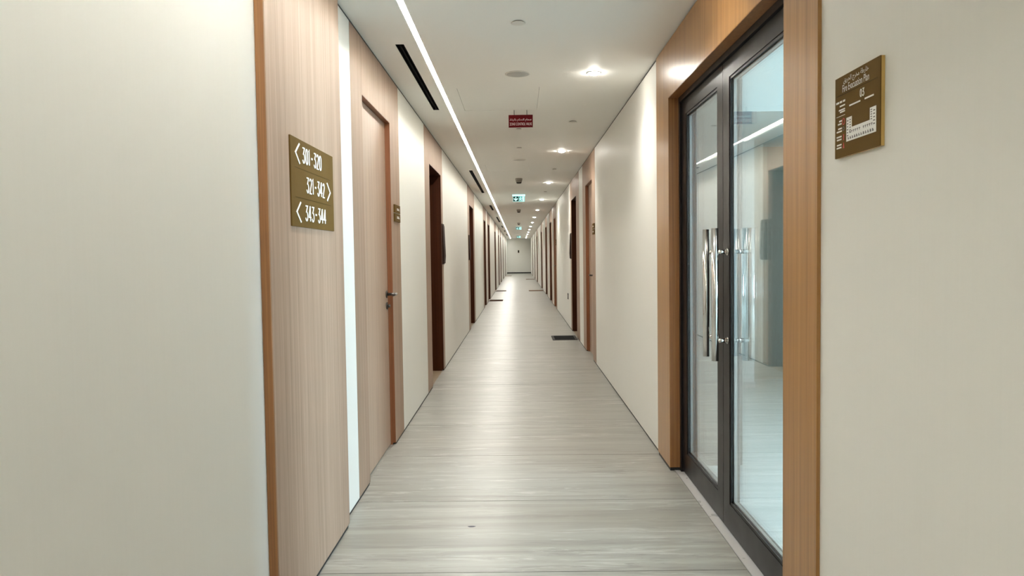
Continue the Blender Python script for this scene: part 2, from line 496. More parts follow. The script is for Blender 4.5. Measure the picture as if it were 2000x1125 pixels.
strips('trim_2', 1, B, [], H-GAPT, H+0.02, 'black shadow gap where the right wall meets the ceiling', 'trim')
tag(MB().box(A-0.06, B+0.06, Y1, Y1+0.1, 0, H).build('wall_far', 'wall'), 'cream end wall closing the far end of the corridor', 'wall', kind='structure')
tag(MB().box(A-0.06, B+0.06, Y0-0.1, Y0, 0, H).build('wall_behind', 'wall'), 'cream wall closing the corridor behind the viewer', 'wall', kind='structure')
tag(MB().box(A, B, Y1-0.015, Y1, 0, 0.085).build('baseboard_far', 'black'), 'black baseboard across the foot of the far end wall', 'baseboard', kind='structure')

# ------------------------------------------------------------------ ceiling
LED0, LED1 = -0.602, -0.566
SLOT0, SLOT1 = -0.737, -0.684
SLOTS = [(-2.4, -0.3), (4.645, 6.72), (11.44, 15.52), (19.30, 21.40), (25.15, 28.95), (32.45, 34.6), (38.3, 40.4), (44.6, 48.6)]
HATCH = [(-0.462, 0.180, 5.87, 6.775), (-0.462, 0.180, 10.75, 11.65)]
holes = [(LED0, LED1, Y0, Y1)] + [(SLOT0, SLOT1, a, b) for a, b in SLOTS] + HATCH
mb = MB()
for c in cells(A-0.06, B+0.06, Y0, Y1, holes): mb.box(*c, H, H+0.018)
ceiling = tag(mb.build('ceiling', 'ceiling'), 'flat off-white plaster ceiling of the corridor', 'ceiling', kind='structure')
part_box('slab_above', 'black', ceiling, A-0.06, B+0.06, Y0, Y1, H+0.10, H+0.14)
for i, h in enumerate(HATCH):
    hh = tag(MB().box(h[0]+0.0025, h[1]-0.0025, h[2]+0.0025, h[3]-0.0025, H+0.0008, H+0.02).build('ceiling_access_hatch', 'ceiling'),
        ['flush ceiling access hatch just before the red hanging sign', 'flush ceiling access hatch beyond the red hanging sign'][i], 'hatch', 'flush ceiling access hatches')

# linear light
led = tag(empty('linear_ceiling_light', ((LED0+LED1)/2, 0, H)), 'long continuous white light line recessed in the ceiling', 'light')
mb = MB()
mb.box(LED0, LED0+0.002, Y0, Y1, H+0.001, H+0.05); mb.box(LED1-0.002, LED1, Y0, Y1, H+0.001, H+0.05); mb.box(LED0, LED1, Y0, Y1, H+0.04, H+0.05)
mb.build('channel', 'white_plastic', led)
mb = MB(); ys = [Y0+0.02+(Y1-Y0-0.7)*i/40 for i in range(41)]
n = 0
for y in ys: mb.v += [(LED0+0.003, y, H+0.018), (LED1-0.003, y, H+0.018), (LED1-0.003, y, H+0.024), (LED0+0.003, y, H+0.024)]
for i in range(40):
    q = 4*i
    mb.f += [(q, q+4, q+5, q+1), (q+2, q+6, q+7, q+3), (q+1, q+5, q+6, q+2), (q+3, q+7, q+4, q)]
mb.build('diffuser', 'led', led)

# slot air diffusers
for i, (a, b) in enumerate(SLOTS):
    lab = {1: 'nearest black slot air diffuser in the ceiling beside the light line', 2: 'long black slot air diffuser, second along the ceiling',
           3: 'short black slot air diffuser, third along the ceiling', 4: 'black slot air diffuser, fourth along the ceiling'}.get(i, None)
    lab = lab or ('black slot air diffuser in the ceiling behind the viewer' if i == 0 else
                  ['', '', '', '', '', 'black slot air diffuser, fifth along the ceiling', 'black slot air diffuser, sixth along the ceiling', 'black slot air diffuser, farthest along the ceiling'][i])
    t = tag(empty('slot_air_diffuser', ((SLOT0+SLOT1)/2, (a+b)/2, H)), lab, 'air vent', 'slot air diffusers in the ceiling')
    mb = MB()
    mb.box(SLOT0, SLOT0+0.003, a, b, H+0.001, H+0.032); mb.box(SLOT1-0.003, SLOT1, a, b, H+0.001, H+0.032)
    mb.box(SLOT0, SLOT1, a, a+0.003, H+0.001, H+0.032); mb.box(SLOT0, SLOT1, b-0.003, b, H+0.001, H+0.032)
    mb.box(SLOT0, SLOT1, a, b, H+0.028, H+0.032)
    mb.build('plenum', 'slot_black', t)
    xm = (SLOT0+SLOT1)/2
    part_box('vane', 'slot_black', t, xm-0.003, xm+0.003, a+0.004, b-0.004, H+0.006, H+0.026)

# downlights
ORD = ['nearest', 'second', 'third', 'fourth', 'fifth', 'sixth', 'seventh', 'eighth', 'ninth', 'tenth', 'eleventh', 'twelfth', 'thirteenth']
for k in range(-2, 13):
    y = 5.44+4.03*k; x = 0.555
    if k == -1: y = 3.30
    if k >= 0:
        lab = 'nearest round recessed downlight, by the wood lintel of the glass doors' if k == 0 else '%s round recessed downlight along the ceiling, counted from the glass doors' % ORD[k]
    else:
        lab = 'round recessed downlight in the ceiling right before the glass doors' if k == -1 else 'round recessed downlight in the ceiling behind the viewer'
    t = tag(empty('recessed_downlight', (x, y, H)), lab, 'downlight', 'recessed downlights along the right side')
    MB().lathe((x, y, H), [(0.052, 0.0), (0.052, -0.003), (0.046, -0.005), (0.042, -0.003), (0.042, 0.0)]).build('trim_ring', 'white_plastic', t, True)
    MB().lathe((x, y, H), [(0.041, -0.0005), (0.039, -0.006), (0.030, -0.013), (0.016, -0.018), (0.006, -0.019)], 20).build('lens', 'lens', t)
    sd = bpy.data.lights.new('downlight_lamp', 'SPOT')
    sd.energy = SPOT_W*{-1: 0.45, -2: 0.6}.get(k, 1.0); sd.color = SPOT_COL; sd.spot_size = math.radians(138); sd.spot_blend = 1.0; sd.shadow_soft_size = 0.035
    so = bpy.data.objects.new('downlight_lamp', sd); COL.objects.link(so)
    so.location = (0, 0, -0.03); so.parent = t

# ------------------------------------------------------------------ wooden door sets
def lever(root, s, xf, yc, dirn, z, nm='lever_handle'):
    # xf: leaf face; s: -1 left wall / +1 right wall (towards the room); lever runs along dirn
    mb = MB()
    mb.tube((xf, yc, z), (xf-s*0.008, yc, z), 0.026, seg=18)
    mb.tube((xf-s*0.006, yc, z), (xf-s*0.072, yc, z), 0.010, seg=12)
    mb.tube((xf-s*0.068, yc-dirn*0.012, z), (xf-s*0.068, yc+dirn*0.125, z), 0.010, 0.008, seg=12)
    mb.build(nm, 'hardware', root, True)
    mb = MB()
    mb.tube((xf, yc, z-0.082), (xf-s*0.009, yc, z-0.082), 0.025, seg=18)
    mb.tube((xf-s*0.008, yc, z-0.082), (xf-s*0.026, yc, z-0.082), 0.012, seg=12)
    mb.build('lock_cylinder', 'hardware', root, True)

LABELS = {
 0: 'flush wood veneer door on the left beside the white strip, nearest to the viewer',
 1: 'deep-set dark door opening on the left, just past the flush wood door',
 2: 'third wood door set along the left wall, dark recessed opening',
 3: 'fourth wood door set along the left wall',
 4: 'fifth wood door set along the left wall, with a dark mat before it',
 5: 'sixth wood door set along the left wall, with a dark mat before it',
 6: 'seventh wood door set along the left wall', 7: 'eighth wood door set along the left wall',
 8: 'ninth wood door set along the left wall', 9: 'farthest wood door set along the left wall',
 10: 'flush glossy wood door on the right wall, nearest past the glass doors',
 11: 'deep-set dark door on the right wall with the black mat before it',
 12: 'flush wood door on the right, beyond the wall with the socket',
 13: 'deep-set dark door on the right, fourth past the glass doors',
 14: 'fifth wood door past the glass doors on the right', 15: 'sixth wood door past the glass doors on the right, with a tan mat before it',
 16: 'seventh wood door past the glass doors on the right', 17: 'eighth wood door past the glass doors on the right',
 18: 'farthest wood door on the right wall'}
for i, (s, y0, y1, o0, o1, dep) in enumerate(DOORS):
    X = A if s < 0 else B
    fx = X                                      # wood face flush with the wall
    zt = H-GAPT
    t = tag(empty('door_%d' % (i+2), (X, (y0+y1)/2, 0)), LABELS[i], 'door', kind='structure')
    g = 0.006
    part_box('side_panel', 'wood', t, fx, fx+s*0.022, y0+g, o0, GAPB, zt)
    part_box('side_panel', 'wood', t, fx, fx+s*0.022, o1, y1-g*0.5, GAPB, zt)
    part_box('lintel_panel', 'wood', t, fx, fx+s*0.022, o0+0.0025, o1-0.0025, DOOR_TOP, zt)
    part_box('shadow_gap', 'black', t, fx+s*0.012, fx+s*0.05, y0, y0+g, 0, zt)
    part_box('shadow_gap', 'black', t, fx+s*0.012, fx+s*0.05, y1-g*0.5, y1, 0, zt)
    part_box('backing', 'black', t, fx+s*0.023, fx+s*0.05, o0, o1, DOOR_TOP+0.02, zt)
    back = fx+s*(dep+0.05)
    jm = 'wood_shaded' if dep > 0.1 else 'wood_jamb'
    if jm == 'wood_jamb' and jm not in MAT:
        MAT[jm] = wood_mat('red_brown_jamb_wood', (0.19, 0.062, 0.022), (0.25, 0.088, 0.034), (0.30, 0.115, 0.048), 0.35)
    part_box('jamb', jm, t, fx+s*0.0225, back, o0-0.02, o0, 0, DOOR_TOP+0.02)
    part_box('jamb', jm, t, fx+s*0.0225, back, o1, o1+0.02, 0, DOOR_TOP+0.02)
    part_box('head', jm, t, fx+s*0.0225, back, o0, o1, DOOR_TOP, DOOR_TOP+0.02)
    # thin jamb edge that turns the corner of the panels
    part_box('jamb_edge', jm, t, fx+s*0.001, fx+s*0.0225, o1-0.002, o1, GAPB, DOOR_TOP)
    part_box('jamb_edge', jm, t, fx+s*0.001, fx+s*0.0225, o0, o0+0.002, GAPB, DOOR_TOP)
    part_box('head_edge', jm, t, fx+s*0.001, fx+s*0.0225, o0+0.002, o1-0.002, DOOR_TOP-0.002, DOOR_TOP)
    xf = fx+s*dep
    leaf = part_box('door_leaf', 'wood_leaf' if dep < 0.1 else 'wood', t, xf, xf+s*0.044, o0+0.004, o1-0.004, 0.008, DOOR_TOP-0.005)
    part_box('threshold', 'threshold' if dep > 0.1 else 'floor', t, -0.9205 if s < 0 else 0.9555, back, o0, o1, -0.02, 0.0)
    if dep < 0.1:
        part_box('plinth', 'black', t, fx+s*0.004, fx+s*0.03, y0+g, o0, 0, GAPB)
        if s < 0: lever(leaf, s, xf, o1-0.065, -1, 1.09)
        else: lever(leaf, s, xf, o0+0.065, 1, 1.087)
    else:
        lever(leaf, s, xf, o0+0.065, 1, 1.06)

# small room plaques beside the flush doors
def plaque(s, X, yc, z0, z1, wdt, label):
    t = tag(empty('room_plaque', (X, yc, (z0+z1)/2)), label, 'sign', 'small bronze room plaques')
    fr = Frame((X, yc, z0), (0, -s, 0), (0, 0, 1), (-s, 0, 0))
    hgt = z1-z0
    mb = MB(); f_box(mb, fr, -wdt/2, wdt/2, 0, hgt*0.485, 0.0, 0.012); mb.build('lower_plate', 'sign_bronze', t)
    mb = MB(); f_box(mb, fr, -wdt/2, wdt/2, hgt*0.515, hgt, 0.0, 0.012); mb.build('upper_plate', 'sign_bronze', t)
    mb = MB(); f_box(mb, fr, -wdt/2+0.004, wdt/2-0.004, hgt*0.485, hgt*0.515, 0.0, 0.009); mb.build('divider', 'spacer', t)
    for v0 in (0.20, 0.68):
        mb = MB()
        for q in range(2):
            f_box(mb, fr, -wdt*0.16, wdt*(0.32-0.06*q), hgt*(v0+0.075*q), hgt*(v0+0.045+0.075*q), 0.012, 0.0125)
        mb.build('lettering', 'sign_white', t)
plaque(-1, A, 5.585, 1.612, 1.735, 0.235, 'small two-part bronze room plaque beside the flush left door')
plaque(1, B, 9.34, 1.60, 1.735, 0.21, 'small two-part bronze room plaque beside the flush glossy right door')
plaque(1, B, 18.71, 1.60, 1.735, 0.21, 'small bronze room plaque beside the farther flush right door')

# wedge document holders standing proud beside the deep doors
def holder(s, X, yc, z0, z1, label):
    t = tag(empty('document_holder', (X, yc, z0)), label, 'holder', 'dark document holders beside the doors')
    mb = MB(); mb.box(X, X-s*0.008, yc-0.11, yc+0.11, z0, z1); mb.build('back_plate', 'holder', t)
    mb = MB()
    pts = [(X-s*0.008, yc-0.105, z1-0.02), (X-s*0.013, yc-0.105, z1-0.02), (X-s*0.025, yc-0.105, z0+0.10), (X-s*0.019, yc-0.105, z0+0.01), (X-s*0.008, yc-0.105, z0+0.01)]
    mb.prism(pts, (0, 0.21, 0)); mb.build('pocket', 'holder', t)
holder(-1, A, 8.985, 1.26, 1.74, 'dark document holder beside the deep-set left door')
holder(-1, A, 13.72, 1.28, 1.74, 'dark document holder beside the third left door')
holder(1, B, 13.45, 1.28, 1.74, 'dark document holder beside the deep-set right door')

# ------------------------------------------------------------------ left wood panel with the direction sign
PX = A+0.036
t = tag(empty('wood_wall_panel', (A, 3.17, 0)), 'tall wood veneer wall panel carrying the bronze direction sign', 'panel')
part_box('veneer_face', 'wood', t, PX-0.004, PX, 2.625, 3.722, GAPB+0.004, H-GAPT)
MAT['wood_edge'] = wood_mat('amber_edge_veneer', (0.20, 0.085, 0.026), (0.29, 0.130, 0.042), (0.36, 0.170, 0.060), 0.36)
part_box('edge_band', 'wood_edge', t, A+0.001, PX-0.004, 2.625, 3.722, GAPB+0.004, H-GAPT)
part_box('plinth', 'black', t, A+0.001, PX-0.006, 2.635, 3.715, 0.0, GAPB+0.004)

t = tag(empty('direction_sign', (PX, 3.19, 1.476)), 'bronze direction sign with white arrows and room numbers on the left wood panel', 'sign')
fr = Frame((PX-0.004, 2.868, 1.476), (0, 1, 0), (0, 0, 1), (1, 0, 0))
SW, SH = 0.652, 0.346
mb = MB(); f_box(mb, fr, 0, SW, 0, SH, 0.004, 0.010); mb.build('plate', 'sign_bronze', t)
for v in (SH/3, 2*SH/3):
    mb = MB(); f_box(mb, fr, 0.05, SW-0.05, v-0.0008, v+0.0008, 0.010, 0.0104); mb.build('divider', 'sign_groove', t)
US = 1.75                                     # wide lettering: strokes are wider than they are tall
fw_ = Frame(fr.o, fr.u*US, fr.v, fr.n)
for row, txt, left, ua, ub in ((2, '301 - 320', True, 0.160, 0.455), (1, '321 - 342', False, 0.208, 0.500), (0, '343 - 344', True, 0.182, 0.512)):
    vb = SH/3*row+0.028; hg = 0.060
    pieces = txt.split(' ')
    def lay(wsc, dry):
        ux = ua/US
        for piece in pieces:
            mb = MB()
            ux = digits(mb, fw_, piece, ux, vb, hg, wsc, 0.0054, 0.010, 0.0115)+0.003
            if not dry: mb.build('dash' if piece == '-' else 'number', 'sign_white', t)
        return (ux-0.003)*US
    wsc = (ub-ua)/(lay(1.0, True)-ua)
    lay(wsc, False)
    mb = MB(); vm = vb+hg/2
    if left: f_stroke(mb, fw_, [((0.118)/US, vm+0.040), (0.062/US, vm), (0.118/US, vm-0.040)], 0.0072, 0.010, 0.0115)
    else: f_stroke(mb, fw_, [(0.535/US, vm+0.040), (0.590/US, vm), (0.535/US, vm-0.040)], 0.0072, 0.010, 0.0115)
    mb.build('arrow', 'sign_white', t)

# ------------------------------------------------------------------ glass double door in its wood surround
FX = B-0.012
OY0, OY1 = 2.640, 4.640
OT = 2.30
t = tag(empty('door_1', (B, 3.64, 0)), 'black-framed double glass doors with steel pull bars in a wood surround', 'door', kind='structure')
zt = H-GAPT
MAT['wood_portal_lit'] = wood_mat('veneer_portal_lit', (0.29, 0.138, 0.038), (0.38, 0.195, 0.060), (0.45, 0.245, 0.085), 0.30)  # same wood as the panels; its different lighting is put into the colour
PB = 0.052                                                  # underside of the timber above the black plinth
part_box('side_panel', 'wood_portal_lit', t, FX, FX+0.004, PORT0, OY0, PB*0.4, zt)
part_box('edge_band', 'wood_portal_lit', t, FX+0.004, B+0.05, PORT0, OY0, PB*0.4, zt)
part_box('side_panel', 'wood_portal_lit', t, FX, B+0.05, OY1, PORT1, PB*0.4, zt)
part_box('lintel_panel', 'wood_portal_lit', t, FX, B+0.05, OY0+0.001, OY1-0.0015, OT, zt)
part_box('plinth', 'black', t, FX+0.003, B+0.05, OY1+0.002, PORT1-0.012, 0, PB*0.4)
part_box('plinth', 'black', t, FX+0.003, B+0.05, PORT0+0.004, OY0-0.002, 0, PB*0.4)
part_box('jamb', 'wood_edge', t, FX+0.001, B+0.05, OY1-0.003, OY1, PB*0.4, OT)
part_box('jamb', 'wood_edge', t, FX+0.001, B+0.05, OY0, OY0+0.003, PB*0.4, OT)
part_box('head', 'wood_edge', t, FX+0.001, B+0.05, OY0+0.003, OY1-0.003, OT-0.003, OT)
DX0, DX1 = 1.000, 1.050                                    # leaf thickness range
mb = MB(); mb.box(B+0.0505, DX1+0.03, OY1-0.035, OY1+0.03, 0, OT+0.03); mb.box(B+0.0505, DX1+0.03, OY0-0.03, OY0+0.035, 0, OT+0.03)
mb.box(B+0.0505, DX1+0.03, OY0+0.035, OY1-0.035, OT-0.035, OT+0.03)
mb.build('door_frame', 'bronze_metal', t)
MID = 3.690
def glass_leaf(ya, yb, meet, ysgn):
    # ya < yb; meet: y of the meeting edge
    ST, BR, TR = 0.105, 0.130, 0.085
    z0, z1 = 0.010, OT-0.038
    mb = MB()
    mb.box(DX0, DX1, ya, ya+ST, z0, z1); mb.box(DX0, DX1, yb-ST, yb, z0, z1)
    mb.box(DX0, DX1, ya+ST, yb-ST, z0, z0+BR); mb.box(DX0, DX1, ya+ST, yb-ST, z1-TR, z1)
    leaf = mb.build('door_leaf', 'bronze_metal', t)
    a, b, c, d = ya+ST, yb-ST, z0+BR, z1-TR
    for (x0, x1, wd, mt, nm) in ((DX0+0.004, DX0+0.010, 0.013, 'gasket', 'gasket'), (DX1-0.010, DX1-0.004, 0.013, 'gasket', 'gasket'), (DX0+0.018, DX0+0.032, 0.018, 'spacer', 'glazing_spacer')):
        mb = MB()
        mb.box(x0, x1, a, a+wd, c, d); mb.box(x0, x1, b-wd, b, c, d); mb.box(x0, x1, a+wd, b-wd, c, c+wd); mb.box(x0, x1, a+wd, b-wd, d-wd, d)
        mb.build(nm, mt, leaf)
    for x0 in (DX0+0.011, DX0+0.033):
        part_box('glass_pane', 'glass', leaf, x0, x0+0.006, a+0.001, b-0.001, c+0.001, d-0.001)
    yh = meet+ysgn*0.085
    for xs, dr in ((DX0, -1), (DX1, 1)):
        mb = MB(); xb = xs+dr*0.062
        mb.tube((xb, yh, 0.832), (xb, yh, 1.468), 0.0165, seg=24)
        mb.build('pull_bar', 'chrome', leaf, True)
        for z in (0.93, 1.355):
            mb = MB()
            mb.tube((xs, yh, z), (xs+dr*0.006, yh, z), 0.017, seg=18)
            mb.tube((xs+dr*0.005, yh, z), (xs+dr*0.060, yh, z), 0.0105, seg=16)
            mb.build('pull_standoff', 'chrome', leaf, True)
glass_leaf(OY0+0.038, MID-0.003, MID, -1)
glass_leaf(MID+0.003, OY1-0.038, MID, 1)
part_box('meeting_seal', 'gasket', t, DX0+0.006, DX1-0.006, MID-0.0028, MID+0.0028, 0.012, OT-0.04)

# ------------------------------------------------------------------ office behind the glass doors
OX0, OX1, OYA, OYB = 1.09, 6.2, 0.6, 8.0
tag(MB().box(1.0805, OX1, OYA, OYB, -0.03, 0.0).build('floor_office', 'office_floor'), 'pale stone floor of the room behind the glass doors', 'floor', kind='structure')
tag(MB().box(OX0, OX1+0.1, OYB, OYB+0.1, 0, 3.1).build('wall_office_far', 'office_grey'), 'grey far wall of the room behind the glass doors', 'wall', kind='structure')
tag(MB().box(OX0, OX1+0.1, OYA-0.1, OYA, 0, 3.1).build('wall_office_near', 'office_wall'), 'white near wall of the room behind the glass doors', 'wall', kind='structure')
mb = MB()
mb.box(OX0-0.06, OX0, OYA, OY0-0.03, 0, 3.1); mb.box(OX0-0.06, OX0, OY1+0.03, OYB, 0, 3.1); mb.box(OX0-0.06, OX0, OY0-0.03, OY1+0.03, OT+0.03, 3.1)
tag(mb.build('wall_office_door', 'office_wall'), 'white inner wall around the glass doors, room side', 'wall', kind='structure')
WY0, WY1, WZ0, WZ1 = 1.30, 3.80, 0.6, 2.7
mb = MB()
mb.box(OX1, OX1+0.1, OYA, WY0, 0, 3.1); mb.box(OX1, OX1+0.1, WY1, OYB, 0, 3.1); mb.box(OX1, OX1+0.1, WY0, WY1, 0, WZ0); mb.box(OX1, OX1+0.1, WY0, WY1, WZ1, 3.1)
tag(mb.build('wall_office_window', 'office_wall'), 'white window wall of the room behind the glass doors', 'wall', kind='structure')
wt = tag(empty('window_1', (OX1, 2.55, WZ0)), 'wide office window letting daylight into the room behind the glass doors', 'window', kind='structure')
mb = MB()
mb.box(OX1+0.02, OX1+0.07, WY0, WY0+0.05, WZ0, WZ1); mb.box(OX1+0.02, OX1+0.07, WY1-0.05, WY1, WZ0, WZ1)
mb.box(OX1+0.02, OX1+0.07, WY0, WY1, WZ0, WZ0+0.05); mb.box(OX1+0.02, OX1+0.07, WY0, WY1, WZ1-0.05, WZ1); mb.box(OX1+0.02, OX1+0.07, 2.525, 2.575, WZ0, WZ1)
mb.build('window_frame', 'bronze_metal', wt)
part_box('window_pane', 'glass', wt, OX1+0.042, OX1+0.048, WY0+0.05, 2.525, WZ0+0.05, WZ1-0.05)
part_box('window_pane', 'glass', wt, OX1+0.042, OX1+0.048, 2.575, WY1-0.05, WZ0+0.05, WZ1-0.05)
tag(MB().box(OX0, 1.405, 4.74, 4.84, 0, 3.0).build('wall_office_return', 'office_return'), 'short grey return wall inside the room beside the far glass leaf', 'wall', kind='structure')
BULK = 6.0
tag(MB().box(OX0, OX1, OYA, BULK, 3.0, 3.1).build('ceiling_office', 'office_ceiling'), 'high white ceiling of the room behind the glass doors', 'ceiling', kind='structure')
mb = MB(); mb.box(OX0, OX1, BULK, OYB, 2.46, 3.1)
tag(mb.build('ceiling_office_bulkhead', 'office_teal'), 'pale dropped bulkhead at the back of the room behind the glass doors', 'ceiling', kind='structure')
t = tag(empty('office_column', (1.7, 7.62, 0)), 'white square column inside the room behind the glass doors', 'column')
part_box('shaft', 'office_wall', t, 1.15, 2.335, 7.48, 7.92, 0.0, 2.46)
part_box('base', 'saddle', t, 1.15, 2.345, 7.47, 7.92, 0.0, 0.06)

# ------------------------------------------------------------------ fire evacuation plan
t = tag(empty('evacuation_plan', (B, 2.07, 1.62)), 'bronze fire evacuation plan board on the right wall', 'sign')
fr = Frame((B, 2.212, 1.618), (0, -1, 0), (0, 0, 1), (-1, 0, 0))
PW, PH = 0.272, 0.228
mb = MB(); f_box(mb, fr, 0, PW, 0, PH, 0.0, 0.009); mb.build('edge', 'sign_edge', t)
mb = MB(); f_box(mb, fr, 0, PW, 0, PH, 0.009, 0.012); mb.build('plate', 'sign_bronze', t)
N0 = 0.012
text_mesh('arabic_title', ar('خارطة مخرج الحريق'), fr, 0.056, 0.208, 0.200, 0.221, N0, 0.0006, 'sign_white', t)
text_mesh('title', 'Fire Evacuation Plan', fr, 0.050, 0.212, 0.181, 0.201, N0, 0.0006, 'sign_white', t)
mb = MB(); f_box(mb, fr, 0.010, PW-0.014, 0.1750, 0.1763, N0, N0+0.0005); mb.build('title_rule', 'sign_groove', t)
mb = MB(); digits(mb, fr, '03', 0.160, 0.1465, 0.019, 1.35, 0.0028, N0, N0+0.0008); mb.build('floor_number', 'sign_white', t)
for a, b, v, hh in ((0.094, 0.161, 0.134, 0.0042), (0.187, 0.238, 0.134, 0.0042), (0.008, 0.027, 0.154, 0.0055), (0.032, 0.047, 0.154, 0.0055), (0.053, 0.067, 0.154, 0.0055),
                    (0.032, 0.066, 0.143, 0.004), (0.026, 0.066, 0.132, 0.004), (0.034, 0.066, 0.126, 0.004), (0.010, 0.066, 0.1165, 0.0012),
                    (0.028, 0.046, 0.101, 0.0042), (0.020, 0.044, 0.093, 0.0042), (0.022, 0.046, 0.080, 0.0042), (0.012, 0.046, 0.072, 0.0042),
                    (0.012, 0.044, 0.057, 0.0042), (0.014, 0.044, 0.049, 0.0042), (0.014, 0.044, 0.034, 0.0042), (0.012, 0.044, 0.026, 0.0042)):
    mb = MB(); f_box(mb, fr, a, b, v, v+hh, N0, N0+0.0006); mb.build('small_print', 'sign_white', t)
mb = MB()
plan = [(0.076, 0.039), (0.252, 0.039), (0.252, 0.106), (0.217, 0.106), (0.217, 0.075), (0.110, 0.075), (0.110, 0.105), (0.076, 0.105)]
mb.prism([fr.p(a, b, N0) for a, b in plan], fr.n*0.0006); mb.build('floor_map', 'sign_white', t)
mb = MB(); rnd = random.Random(3)
def cell(a, b, w_, h_): f_box(mb, fr, a, a+w_, b, b+h_, N0+0.0006, N0+0.0010)
for k in range(12):
    cell(0.086+k*0.0132, 0.0435, 0.0032+0.003*rnd.random(), 0.0075); cell(0.0915+k*0.0132, 0.0435, 0.002, 0.004)
    if k != 6: cell(0.096+k*0.0118, 0.0635, 0.0065, 0.0026); cell(0.0975+k*0.0118, 0.0595, 0.0025, 0.006)
for k in range(6):
    cell(0.0805, 0.053+k*0.0082, 0.006+0.003*rnd.random(), 0.0032); cell(0.097, 0.060+k*0.0070, 0.008, 0.0028)
for k in range(5):
    cell(0.222, 0.075+k*0.0060, 0.008, 0.0026); cell(0.237, 0.060+k*0.0086, 0.009, 0.0032)
o = mb.build('map_rooms', 'map_grey', t); o['kind'] = 'stuff'
mb = MB(); f_stroke(mb, fr, arc(0.057, 0.099, 0.0075, 0.0085, 20, 380, 14), 0.0026, N0, N0+0.0006); mb.build('legend_symbol', 'red_print', t)
mb = MB(); f_stroke(mb, fr, [(0.058, 0.063), (0.058, 0.046)], 0.0048, N0, N0+0.0006); mb.build('legend_symbol', 'red_print', t)
mb = MB(); mb.prism([fr.p(a, b, N0) for a, b in ((0.053, 0.024), (0.063, 0.024), (0.058, 0.041))], fr.n*0.0006); mb.build('legend_symbol', 'red_print', t)
mb = MB(); f_stroke(mb, fr, arc(0.057, 0.079, 0.005, 0.005, 0, 360, 12), 0.0018, N0, N0+0.0006); mb.build('legend_ring', 'map_grey', t)

# ------------------------------------------------------------------ red hanging sign
SY = 6.78
t = tag(empty('hanging_sign', (0.035, SY, 2.55)), 'red hanging zone control valve sign below the ceiling', 'sign')
fr = Frame((-0.073, SY, 2.496), (1, 0, 0), (0, 0, 1), (0, -1, 0))
mb = MB(); f_box(mb, fr, 0, 0.216, 0, 0.111, -0.005, 0.0); mb.build('plate', 'red_sign', t)
text_mesh('arabic_lettering', ar('صمام التحكم بالرذاذ'), fr, 0.010, 0.204, 0.052, 0.080, 0, 0.0006, 'red_text', t)
text_mesh('lettering', 'ZONE CONTROL VALVE', fr, 0.010, 0.206, 0.018, 0.042, 0, 0.0006, 'red_text', t)
for u in (0.050, 0.164):
    MB().tube(tuple(fr.p(u, 0.109, -0.0025)), tuple(fr.p(u, 2.649-2.496, -0.0025)), 0.0023, seg=8).build('hanger_rod', 'dark_plastic', t)

# ------------------------------------------------------------------ exit signs
EXL = ['nearest lit green exit sign with a down arrow, hung from the ceiling', 'second lit green exit sign farther down the corridor', 'farthest small lit green exit sign near the end wall']
for i, y in enumerate((16.06, 33.3, 48.5)):
    x = 0.02
    t = tag(empty('exit_sign', (x, y, H)), EXL[i], 'exit sign', 'green exit signs')
    fr = Frame((x-0.125, y, H-0.150), (1, 0, 0), (0, 0, 1), (0, -1, 0))
    mb = MB(); f_box(mb, fr, 0, 0.25, 0, 0.118, -0.020, 0.0); mb.build('acrylic_panel', 'exit_glow', t)
    mb = MB(); f_box(mb, fr, -0.012, 0.262, 0.118, 0.150, -0.038, 0.006); mb.build('case', 'exit_glow' if i == 0 else 'white_plastic', t)
    mb = MB(); f_box(mb, fr, 0.004, 0.125, 0.004, 0.114, 0.0, 0.002); mb.build('arrow_panel', 'exit_green', t)
    mb = MB(); f_stroke(mb, fr, [(0.022, 0.066), (0.062, 0.026), (0.102, 0.066)], 0.017, 0.002, 0.003); f_stroke(mb, fr, [(0.062, 0.100), (0.062, 0.034)], 0.017, 0.002, 0.0034)
    mb.build('arrow', 'exit_bright', t)
    mb = MB(); f_box(mb, fr, 0.128, 0.246, 0.004, 0.114, 0.0, 0.002); mb.build('figure_panel', 'exit_mid', t)
    mb = MB()
    f_box(mb, fr, 0.200, 0.236, 0.008, 0.108, 0.002, 0.003)
    mb.build('doorway', 'exit_bright', t)
    mb = MB()
    mb.prism([fr.p(0.168+0.010*math.cos(q), 0.094+0.010*math.sin(q), 0.002) for q in [k*math.pi/5 for k in range(10)]], fr.n*0.001)
    f_stroke(mb, fr, [(0.164, 0.080), (0.160, 0.048), (0.178, 0.034), (0.172, 0.010)], 0.013, 0.002, 0.003)
    f_stroke(mb, fr, [(0.160, 0.050), (0.146, 0.036), (0.134, 0.022)], 0.011, 0.002, 0.0033)
    f_stroke(mb, fr, [(0.164, 0.076), (0.184, 0.062), (0.192, 0.070)], 0.008, 0.002, 0.0036)
    f_stroke(mb, fr, [(0.162, 0.076), (0.146, 0.070), (0.140, 0.056)], 0.008, 0.002, 0.0039)
    mb.build('running_figure', 'exit_bright', t)

